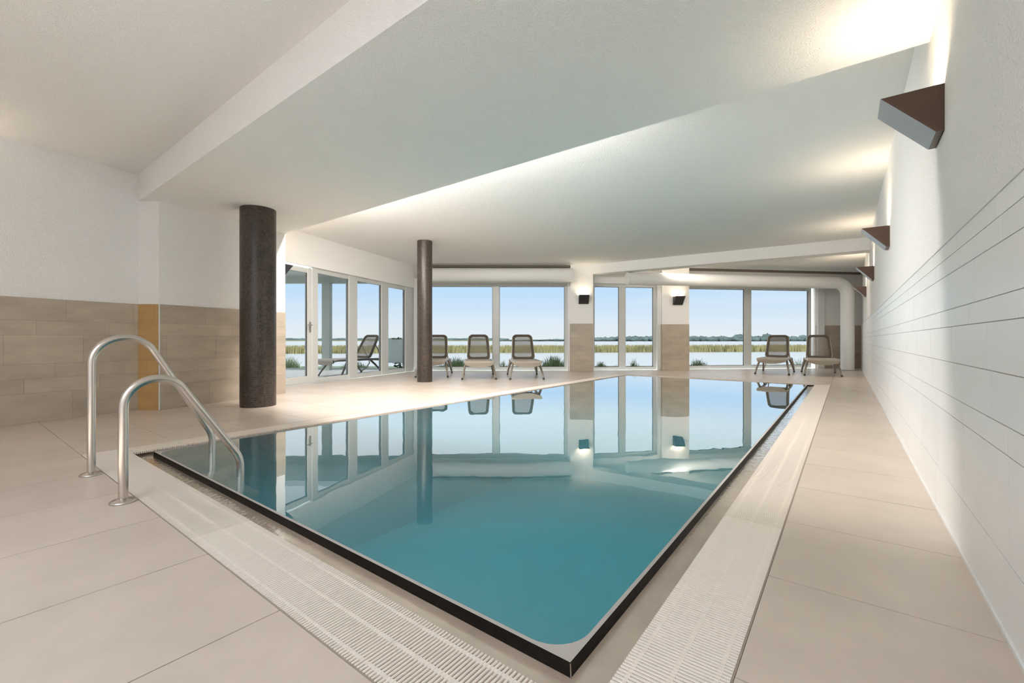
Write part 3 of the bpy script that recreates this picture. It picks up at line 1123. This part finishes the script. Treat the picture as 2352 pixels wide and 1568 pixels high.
# ---------------------------------------------------------------- ducts and painted shadow strips on the ceiling
def duct(path, r, label, joints):
    root = empty('air_duct', tuple(path[0]))
    tag(root, label, 'air duct', 'round white air ducts under the ceiling')
    o = Vector(path[0])
    MB().tube([Vector(p) - o for p in path], r, 32).build('duct_pipe', M['duct'], root)
    for (p, dv) in joints:
        p, dv = Vector(p) - o, Vector(dv).normalized()
        MB().tube([p - dv * .012, p + dv * .012], r + .005, 32).build('joint_ring', M['duct'], root)
    return root
duct([(-2.45, 11.52, 2.545), (-.5, 11.535, 2.545), (1.60, 11.55, 2.545)], .178,
     'straight white air duct above the far left window', [((-.45, 11.535, 2.545), (1, 0, 0)), ((1.57, 11.55, 2.545), (1, 0, 0))])
dz = 2.43
dv = Vector((.9897, .1428, 0))
s0 = Vector((2.97, 11.36, dz)); e0v = Vector((9.36, 12.27, 0))
Rb = .34
hl = (e0v - Vector((s0.x, s0.y, 0))).length
dvv = (Vector((e0v.x, e0v.y, dz)) - s0).normalized()
pts = [s0, s0 + dvv * (hl - Rb) * .5, s0 + dvv * (hl - Rb)]
for i in range(1, 9):
    t = (PI / 2) * i / 8
    pts.append(s0 + dvv * (hl - Rb + Rb * math.sin(t)) + Vector((0, 0, -Rb * (1 - math.cos(t)))))
pts.append(Vector((e0v.x, e0v.y, 0.01)))
duct(pts, .160, 'white air duct that bends down to the floor beside the right wall',
     [(s0 + dvv * .03, dvv), (s0 + dvv * 4.6, dvv), (s0 + dvv * (hl - Rb), dvv), ((e0v.x, e0v.y, dz - Rb), (0, 0, 1)), ((e0v.x, e0v.y, .03), (0, 0, 1))])
tag(MB().box(0, 4.15, 0, .16, ZC - .05, ZC + .005).build('shadow_strip', M['shadow_gap'], None, (-2.50, 11.78, 0), .006),
    'long dark strip painted as the shadow gap above the far left window', 'shadow strip')
tag(MB().box(0, 6.6, 0, .14, ZC - .05, ZC + .005).build('shadow_strip', M['shadow_gap'], None, (3.9, 12.12, 0), f2a),
    'long dark strip painted as the shadow gap above the far right window', 'shadow strip')

# notice board on the left wall behind the column
pb = along(PB[1], PB[2], .63)
nb_ = empty('notice_board', (pb[0], pb[1], 1.04), ea)
tag(nb_, 'small blank white notice plate on the taupe tiles behind the thick column', 'plate')
bevel(MB().box(-.07, .25, -.024, -.011, -.145, .145).build('panel', M['board'], nb_), .004, 2)
fm = MB()
fm.box(-.074, .254, -.027, -.011, .145, .152); fm.box(-.074, .254, -.027, -.011, -.152, -.145)
fm.box(-.078, -.070, -.027, -.011, -.152, .152); fm.box(.250, .258, -.027, -.011, -.152, .152)
fm.build('rim', M['white_edge'], nb_)

# ---------------------------------------------------------------- loungers
def make_lounger():
    root = empty('sun_lounger')
    # local: x across, y from foot (0) to head; z up
    hw = .30
    ZS = .375
    for s in (-1, 1):
        path = [(s * (hw - .02), 0.0, ZS - .01), (s * hw, .10, ZS + .005), (s * hw, .6, ZS), (s * hw, 1.1, ZS - .005), (s * hw, 1.5, ZS - .015), (s * (hw - .01), 1.78, ZS - .045)]
        MB().tube(path, .026, 8, flat=1.1).build('side_rail', M['taupe'], root)
    # head and foot cross bars
    MB().tube([(-hw + .02, 1.78, ZS - .045), (0, 1.81, ZS - .05), (hw - .02, 1.78, ZS - .045)], .024, 8).build('cross_bar', M['taupe'], root)
    # curved foot apron: hangs as a shallow belly at the foot end
    ap = MB()
    n = 14
    vs_, fs = [], []
    for i in range(n + 1):
        t = i / n * 2 - 1
        x = t * (hw - .01)
        low = ZS - .055 - .05 * (1 - t * t)
        for y, z in ((-.02, ZS + .02), (-.035, ZS - .01), (-.025, low), (.005, low), (.02, ZS + .01)):
            vs_.append((x, y, z))
    for i in range(n):
        for k in range(5):
            k2 = (k + 1) % 5
            fs.append((i * 5 + k, i * 5 + k2, (i + 1) * 5 + k2, (i + 1) * 5 + k))
    fs += [tuple(range(4, -1, -1)), tuple(range(n * 5, n * 5 + 5))]
    ap.add(vs_, fs, False)
    ap.build('foot_apron', M['taupe_mid'], root)
    # sling seat
    st = MB()
    vs_, fs = [], []
    ny, nx = 10, 6
    for j in range(ny + 1):
        for i in range(nx + 1):
            x = (i / nx * 2 - 1) * (hw - .015)
            y = .01 + 1.13 * j / ny
            sag = .022 * (1 - (i / nx * 2 - 1) ** 2) * math.sin(PI * min(1, j / ny))
            vs_.append((x, y, ZS + .022 - sag))
    for j in range(ny):
        for i in range(nx):
            a = j * (nx + 1) + i
            fs.append((a, a + 1, a + nx + 2, a + nx + 1))
    st.add(vs_, fs, True)
    so = st.build('seat', M['sling'], root)
    sm = so.modifiers.new('thick', 'SOLIDIFY'); sm.thickness = .008
    # backrest: rounded frame with open mesh
    th = math.radians(57)
    hy, hz, BL = 1.15, ZS + .015, .68
    def bp(x, l, off=0.): return (x, hy + math.cos(th) * l - math.sin(th) * off, hz + math.sin(th) * l + math.cos(th) * off)
    def outline(ins):
        pts = []
        w0, w1 = .262 - ins, .235 - ins
        l0, l1 = .0 + ins * 1.1, BL - ins
        rr = .085 - ins * .5
        for (cx, cl, t0) in ((w0 - rr, l0 + rr, -PI / 2), (w1 - rr, l1 - rr, 0), (-w1 + rr, l1 - rr, PI / 2), (-w0 + rr, l0 + rr, PI)):
            for i in range(7):
                t = t0 + PI / 2 * i / 6
                x = cx + rr * math.cos(t)
                l = cl + rr * math.sin(t)
                l += (.022 * (1 - (x / w1) ** 2) if l > BL * .6 else 0)
                pts.append((x, l))
        return pts
    o1, o2 = outline(0), outline(.052)
    N = len(o1)
    vs_ = []
    for off in (.014, -.014):
        vs_ += [bp(x, l, off) for x, l in o1] + [bp(x, l, off) for x, l in o2]
    fs = []
    for i in range(N):
        j = (i + 1) % N
        fs += [(i, j, N + j, N + i), (2 * N + j, 2 * N + i, 3 * N + i, 3 * N + j), (j, i, 2 * N + i, 2 * N + j), (N + i, N + j, 3 * N + j, 3 * N + i)]
    bk = MB().add(vs_, fs)
    bko = bk.build('backrest', M['taupe_dark'], root)
    nt_ = MB().add([bp(x, l, 0) for x, l in o2], [tuple(range(N))])
    nt_.build('backrest_mesh', M['net'], bko)
    # thin light outer rim seen around the back
    MB().tube([bp(x * 1.03, l, -.012) for x, l in o1[3:25]], .010, 6).build('backrest_rim', M['taupe'], bko)
    # stay behind the back
    for s in (-1, 1):
        MB().tube([bp(s * .235, .40, -.02), (s * .25, 1.66, ZS - .03)], .013, 6).build('stay', M['taupe'], root)
    # legs: raked and bowed outwards
    for s in (-1, 1):
        fl = MB().tube([(s * (hw - .02), .42, ZS - .02), (s * (hw + .005), .34, ZS - .10), (s * (hw + .035), .24, .15), (s * (hw + .055), .15, .03)], .022, 8, radii=[.030, .026, .022, .019])
        lo_ = fl.build('leg', M['taupe_mid'], root)
        MB().tube([(s * (hw + .055), .15, .034), (s * (hw + .058), .135, .0)], .022, 8).build('foot_cap', M['foot'], lo_)
        f2 = MB().tube([(s * (hw - .02), 1.16, ZS - .03), (s * (hw + .02), 1.28, ZS - .14), (s * (hw + .045), 1.42, .10), (s * (hw + .055), 1.50, .03)], .022, 8, radii=[.028, .025, .021, .019])
        lo_ = f2.build('leg', M['taupe_mid'], root)
        MB().tube([(s * (hw + .055), 1.50, .034), (s * (hw + .058), 1.515, .0)], .022, 8).build('foot_cap', M['foot'], lo_)
        MB().tube([(s * (hw + .055), 1.50, .03), (s * (hw + .045), 1.66, .10), (s * (hw + .01), 1.76, .24), (s * (hw - .01), 1.70, ZS - .04)], .016, 8).build('rear_bow', M['taupe'], root)
    return root
L0 = make_lounger()
lg = 'taupe sun loungers by the windows'
# each: foot-end near point (between the near feet), direction angle from +Y towards +X (deg)
spots = [((-1.80, 9.86), -4, 'taupe sun lounger half hidden behind the slim dark column', -4),
         ((-.70, 9.36), -5, 'taupe sun lounger directly right of the slim dark column, before the window mullion', -5),
         ((.32, 9.36), -3, 'taupe sun lounger left of the left lamp pier, third from the column', -3),
         ((6.32, 10.70), 37, 'taupe sun lounger turned left, in front of the far right window', 37),
         ((7.24, 10.24), 31, 'taupe sun lounger nearest the right wall, before the vertical white duct', 31)]
for i, (p, ang, lab, _) in enumerate(spots):
    o = L0 if i == 0 else copy_tree(L0)
    o.name = 'sun_lounger'
    a = math.radians(ang)
    # near feet are at local y=.14
    o.location = (p[0] - math.sin(a) * .14, p[1] - math.cos(a) * .14, 0)
    o.rotation_euler = (0, 0, -a)
    tag(o, lab, 'sun lounger', lg)
o = copy_tree(L0)
a = math.radians(25)
o.location = (-4.20 - math.sin(a) * .14, 10.12 - math.cos(a) * .14, -.0)
o.rotation_euler = (0, 0, -a)
tag(o, 'grey-green looking sun lounger outside on the terrace behind the glass', 'sun lounger')
if 'group' in o: del o['group']

# ---------------------------------------------------------------- outside: terrace
tp = MB()
tp.prism([(-4.45, 6.6), (-2.75, 12.0), (-2.9, 12.75), (-14, 12.75), (-14, 4.0), (-5.6, 4.0)], -.16, -.0)
terr = tag(tp.build('terrace', M['terrace']), kind='structure')
kb = MB().box(-14, -2.75, 12.72, 12.86, -.2, .025)
tag(kb.build('terrace_kerb', M['post']), kind='structure')
rfo = MB()
rfo.prism([(-3.45, 10.8), (-2.98, 12.1), (-2.95, 12.5), (-14, 12.5), (-14, 10.8)], 2.62, 2.74)
canopy = empty('terrace_canopy', (-5, 12, 0))
tag(canopy, 'pale canopy roof on one grey-green post over the terrace behind the glass door', 'canopy')
rr_ = rfo.build('roof_slab', M['upvc'], canopy); rr_.location = (5, -12, 0)
eb = MB().box(-14, -2.95, 12.33, 12.50, 2.44, 2.62).build('edge_beam', M['post'], canopy); eb.location = (5, -12, 0)
pp = MB().box(-5.30, -5.09, 12.25, 12.45, 0, 2.44).build('post', M['post'], canopy); pp.location = (5, -12, 0)

# frosted wind screen outside the last pane of the glazed wall
scn = empty('wind_screen', (-3.72, 12.62, 0))
tag(scn, 'low frosted glass wind screen outside the last left pane', 'screen')
MB().box(0, .95, 0, .012, .22, .86).build('screen_pane', M['frost'], scn)
sb = MB(); sb.box(0, .95, -.01, .022, .19, .22); sb.box(0, .03, -.01, .022, 0, .87); sb.box(.92, .95, -.01, .022, 0, .87)
sb.build('screen_frame', M['upvc'], scn)

# ---------------------------------------------------------------- outside: ground, lake, reeds, far shore
gb = MB()
gb.prism([(-60, 12.75), (-2.9, 12.75), (-2.5, 12.4), (1.9, 12.45), (11.2, 13.75), (60, 20), (60, 24), (20, 17.5), (5, 16.0), (-12, 15.6), (-60, 16)], -1.4, -.10)
tag(gb.build('bank', M['lawn']), kind='structure')
rg = MB().prism([(-60, -60), (60, -60), (60, 12), (12.5, 12), R0, LR, (-14, 4), (-14, 12.7), (-60, 12.7)], -1.2, -.17)
tag(rg.build('rear_paving', M['terrace']), kind='structure')
lk = MB().add([(-1800, 14, -.70), (1800, 14, -.70), (1800, 2600, -.70), (-1800, 2600, -.70)], [(0, 1, 2, 3)])
tag(lk.build('lake', M['lake']), kind='structure')

def blades(mb, x, y, z, h, w, lean, n_seg=2):
    t = random.uniform(0, 2 * PI)
    lx, ly = math.cos(t) * lean, math.sin(t) * lean
    ph = random.uniform(-.7, .7)
    cx, sx_ = math.cos(ph) * w / 2, math.sin(ph) * w / 2
    v = []
    for i in range(n_seg):
        f = i / n_seg
        q = f * f
        v += [(x - cx * (1 - f * .5) + lx * q, y - sx_ * (1 - f * .5) + ly * q, z + h * f), (x + cx * (1 - f * .5) + lx * q, y + sx_ * (1 - f * .5) + ly * q, z + h * f)]
    v.append((x + lx, y + ly, z + h))
    f_ = []
    for i in range(n_seg - 1):
        f_.append((2 * i, 2 * i + 1, 2 * i + 3, 2 * i + 2))
    f_.append((2 * n_seg - 2, 2 * n_seg - 1, 2 * n_seg))
    mb.add(v, f_)

def reed_y(x): return 52 + x * .13
rd = MB()
for i in range(11000):
    x = random.uniform(-45, 72)
    y = reed_y(x) + random.random() ** 1.5 * 5.0
    h = random.uniform(.75, 1.03)
    blades(rd, x, y, -.72, h, random.uniform(.10, .24), .12)
# ground under the reeds
xs_ = [-45 + 9 * i for i in range(14)]
rdo = rd.build('reed_belt', M['reed'])
tag(rdo, 'long belt of yellow-green reeds across the lake outside the windows', 'reeds', kind='stuff')
bb = MB().prism([(-47, reed_y(-47) + .5), (74, reed_y(74) + .5), (74, reed_y(74) + 5), (-47, reed_y(-47) + 5)], -1.2, -.22)
tag(bb.build('reed_bank', M['reed']), kind='structure')

# far shore and tree line
fs_ = MB().prism([(-900, 520), (1500, 430), (1500, 700), (-900, 720)], -1.5, .0)
tag(fs_.build('far_shore', M['reed']), kind='structure')
def blob(mb, c, rx, ry, rz, seg=7, rings=4, jit=.25):
    vs_, fs = [], []
    for j in range(rings + 1):
        ph = PI * j / rings
        for i in range(seg):
            t = 2 * PI * i / seg
            k = 1 + random.uniform(-jit, jit)
            vs_.append((c[0] + rx * k * math.sin(ph) * math.cos(t), c[1] + ry * k * math.sin(ph) * math.sin(t), c[2] + rz * k * math.cos(ph)))
    for j in range(rings):
        for i in range(seg):
            i2 = (i + 1) % seg
            fs.append((j * seg + i, j * seg + i2, (j + 1) * seg + i2, (j + 1) * seg + i))
    mb.add(vs_, fs, True)
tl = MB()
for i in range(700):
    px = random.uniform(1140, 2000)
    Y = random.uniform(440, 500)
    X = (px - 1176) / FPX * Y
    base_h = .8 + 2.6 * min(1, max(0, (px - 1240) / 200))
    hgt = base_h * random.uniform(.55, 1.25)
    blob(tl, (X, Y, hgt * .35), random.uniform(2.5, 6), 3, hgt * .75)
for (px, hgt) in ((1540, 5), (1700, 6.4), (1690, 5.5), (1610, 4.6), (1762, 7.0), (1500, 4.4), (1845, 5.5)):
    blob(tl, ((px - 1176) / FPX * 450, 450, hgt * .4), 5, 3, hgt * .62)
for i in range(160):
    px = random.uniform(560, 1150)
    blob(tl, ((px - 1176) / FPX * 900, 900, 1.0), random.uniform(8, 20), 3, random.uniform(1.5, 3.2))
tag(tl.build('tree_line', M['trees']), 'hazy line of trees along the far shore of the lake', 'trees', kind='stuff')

# grass clumps just outside the windows
def clump(px, Y, spread, n, h, label, m='grass', name='grass_clump', leafy=False):
    X = (px - 1176) / FPX * Y
    mb = MB()
    for i in range(n):
        x, y = random.gauss(0, spread), random.gauss(0, spread * .6)
        hh = h * random.uniform(.45, 1.05) * max(.35, 1 - abs(x) / (spread * 3.4))
        blades(mb, x, y, 0, hh, random.uniform(.008, .022), hh * random.uniform(.1, .5), 3)
    if leafy:
        for i in range(n // 4):
            x, y = random.gauss(0, spread * .8), random.gauss(0, spread * .5)
            z = random.uniform(.03, h * .8) * max(.2, 1 - abs(x) / (spread * 2.5))
            s = random.uniform(.015, .035)
            t = random.uniform(0, PI)
            mb.add([(x - s, y, z), (x, y - s * .4, z + s * .5), (x + s, y, z + s * .2), (x, y + s * .4, z + s)], [(0, 1, 2, 3)])
    o = mb.build(name, M[m], None, (X, Y, -.10))
    return tag(o, label, 'grass', 'tall grass outside the windows')
clump(1048, 13.4, .30, 420, .48, 'soft green grass clump outside, between the column and the second lounger')
clump(1155, 13.3, .12, 60, .42, 'sparse grass tuft outside, just right of the left window mullion')
clump(1272, 13.2, .24, 460, .55, 'dense green grass clump outside, by the right edge of the far left window', leafy=True)
clump(1380, 13.3, .11, 190, .34, 'low dark grass clump outside the left pane of the narrow window', leafy=True)
clump(1412, 13.4, .06, 36, .22, 'tiny grass tuft outside beside the mullion of the narrow window')
clump(1455, 13.3, .09, 46, .48, 'twiggy tall grass stems outside the right pane of the narrow window')
clump(1603, 13.6, .17, 260, .42, 'bushy grass clump outside, right next to the lamp pier under the duct', leafy=True)
clump(1838, 14.2, .22, 70, .42, 'thin pale grass stems outside, between the two right loungers')
clump(668, 13.9, .16, 200, .52, 'green grass clump outside the glass door')
clump(712, 13.1, .05, 40, .45, 'dark grass tuft outside the glass door behind its stile')
clump(815, 13.3, .22, 420, .36, 'light green grass clump outside behind the terrace lounger')
# bushes behind the wind screen
bs_ = empty('shrub', (-3.35, 13.7, -.1))
tag(bs_, 'rounded dark shrub outside behind the frosted wind screen', 'shrub')
lf = MB()
for i in range(1500):
    t, u_ = random.uniform(0, 2 * PI), random.uniform(-1, 1)
    rr = random.uniform(.75, 1.05)
    c0 = random.choice([(-.25, .0, .62, .38), (.25, .05, .66, .36), (.0, 0, .45, .42), (.5, 0, .5, .3)])
    x = c0[0] + c0[3] * rr * math.sqrt(1 - u_ * u_) * math.cos(t)
    y = c0[1] + c0[3] * rr * math.sqrt(1 - u_ * u_) * math.sin(t)
    z = max(.02, c0[2] + c0[3] * rr * u_)
    s = random.uniform(.03, .06)
    q = random.uniform(0, 2 * PI)
    lf.add([(x - s * math.cos(q), y - s * math.sin(q), z), (x, y, z - s * .5), (x + s * math.cos(q), y + s * math.sin(q), z + s * .3), (x, y, z + s * .6)], [(0, 1, 2, 3)])
lf.build('foliage', M['shrub'], bs_)
sm_ = MB()
for x in (-.2, .05, .3): sm_.tube([(x * .4, 0, 0), (x, 0, .5)], .015, 6)
sm_.build('stem', M['taupe_dark'], bs_)
print('objects', len(bpy.data.objects))
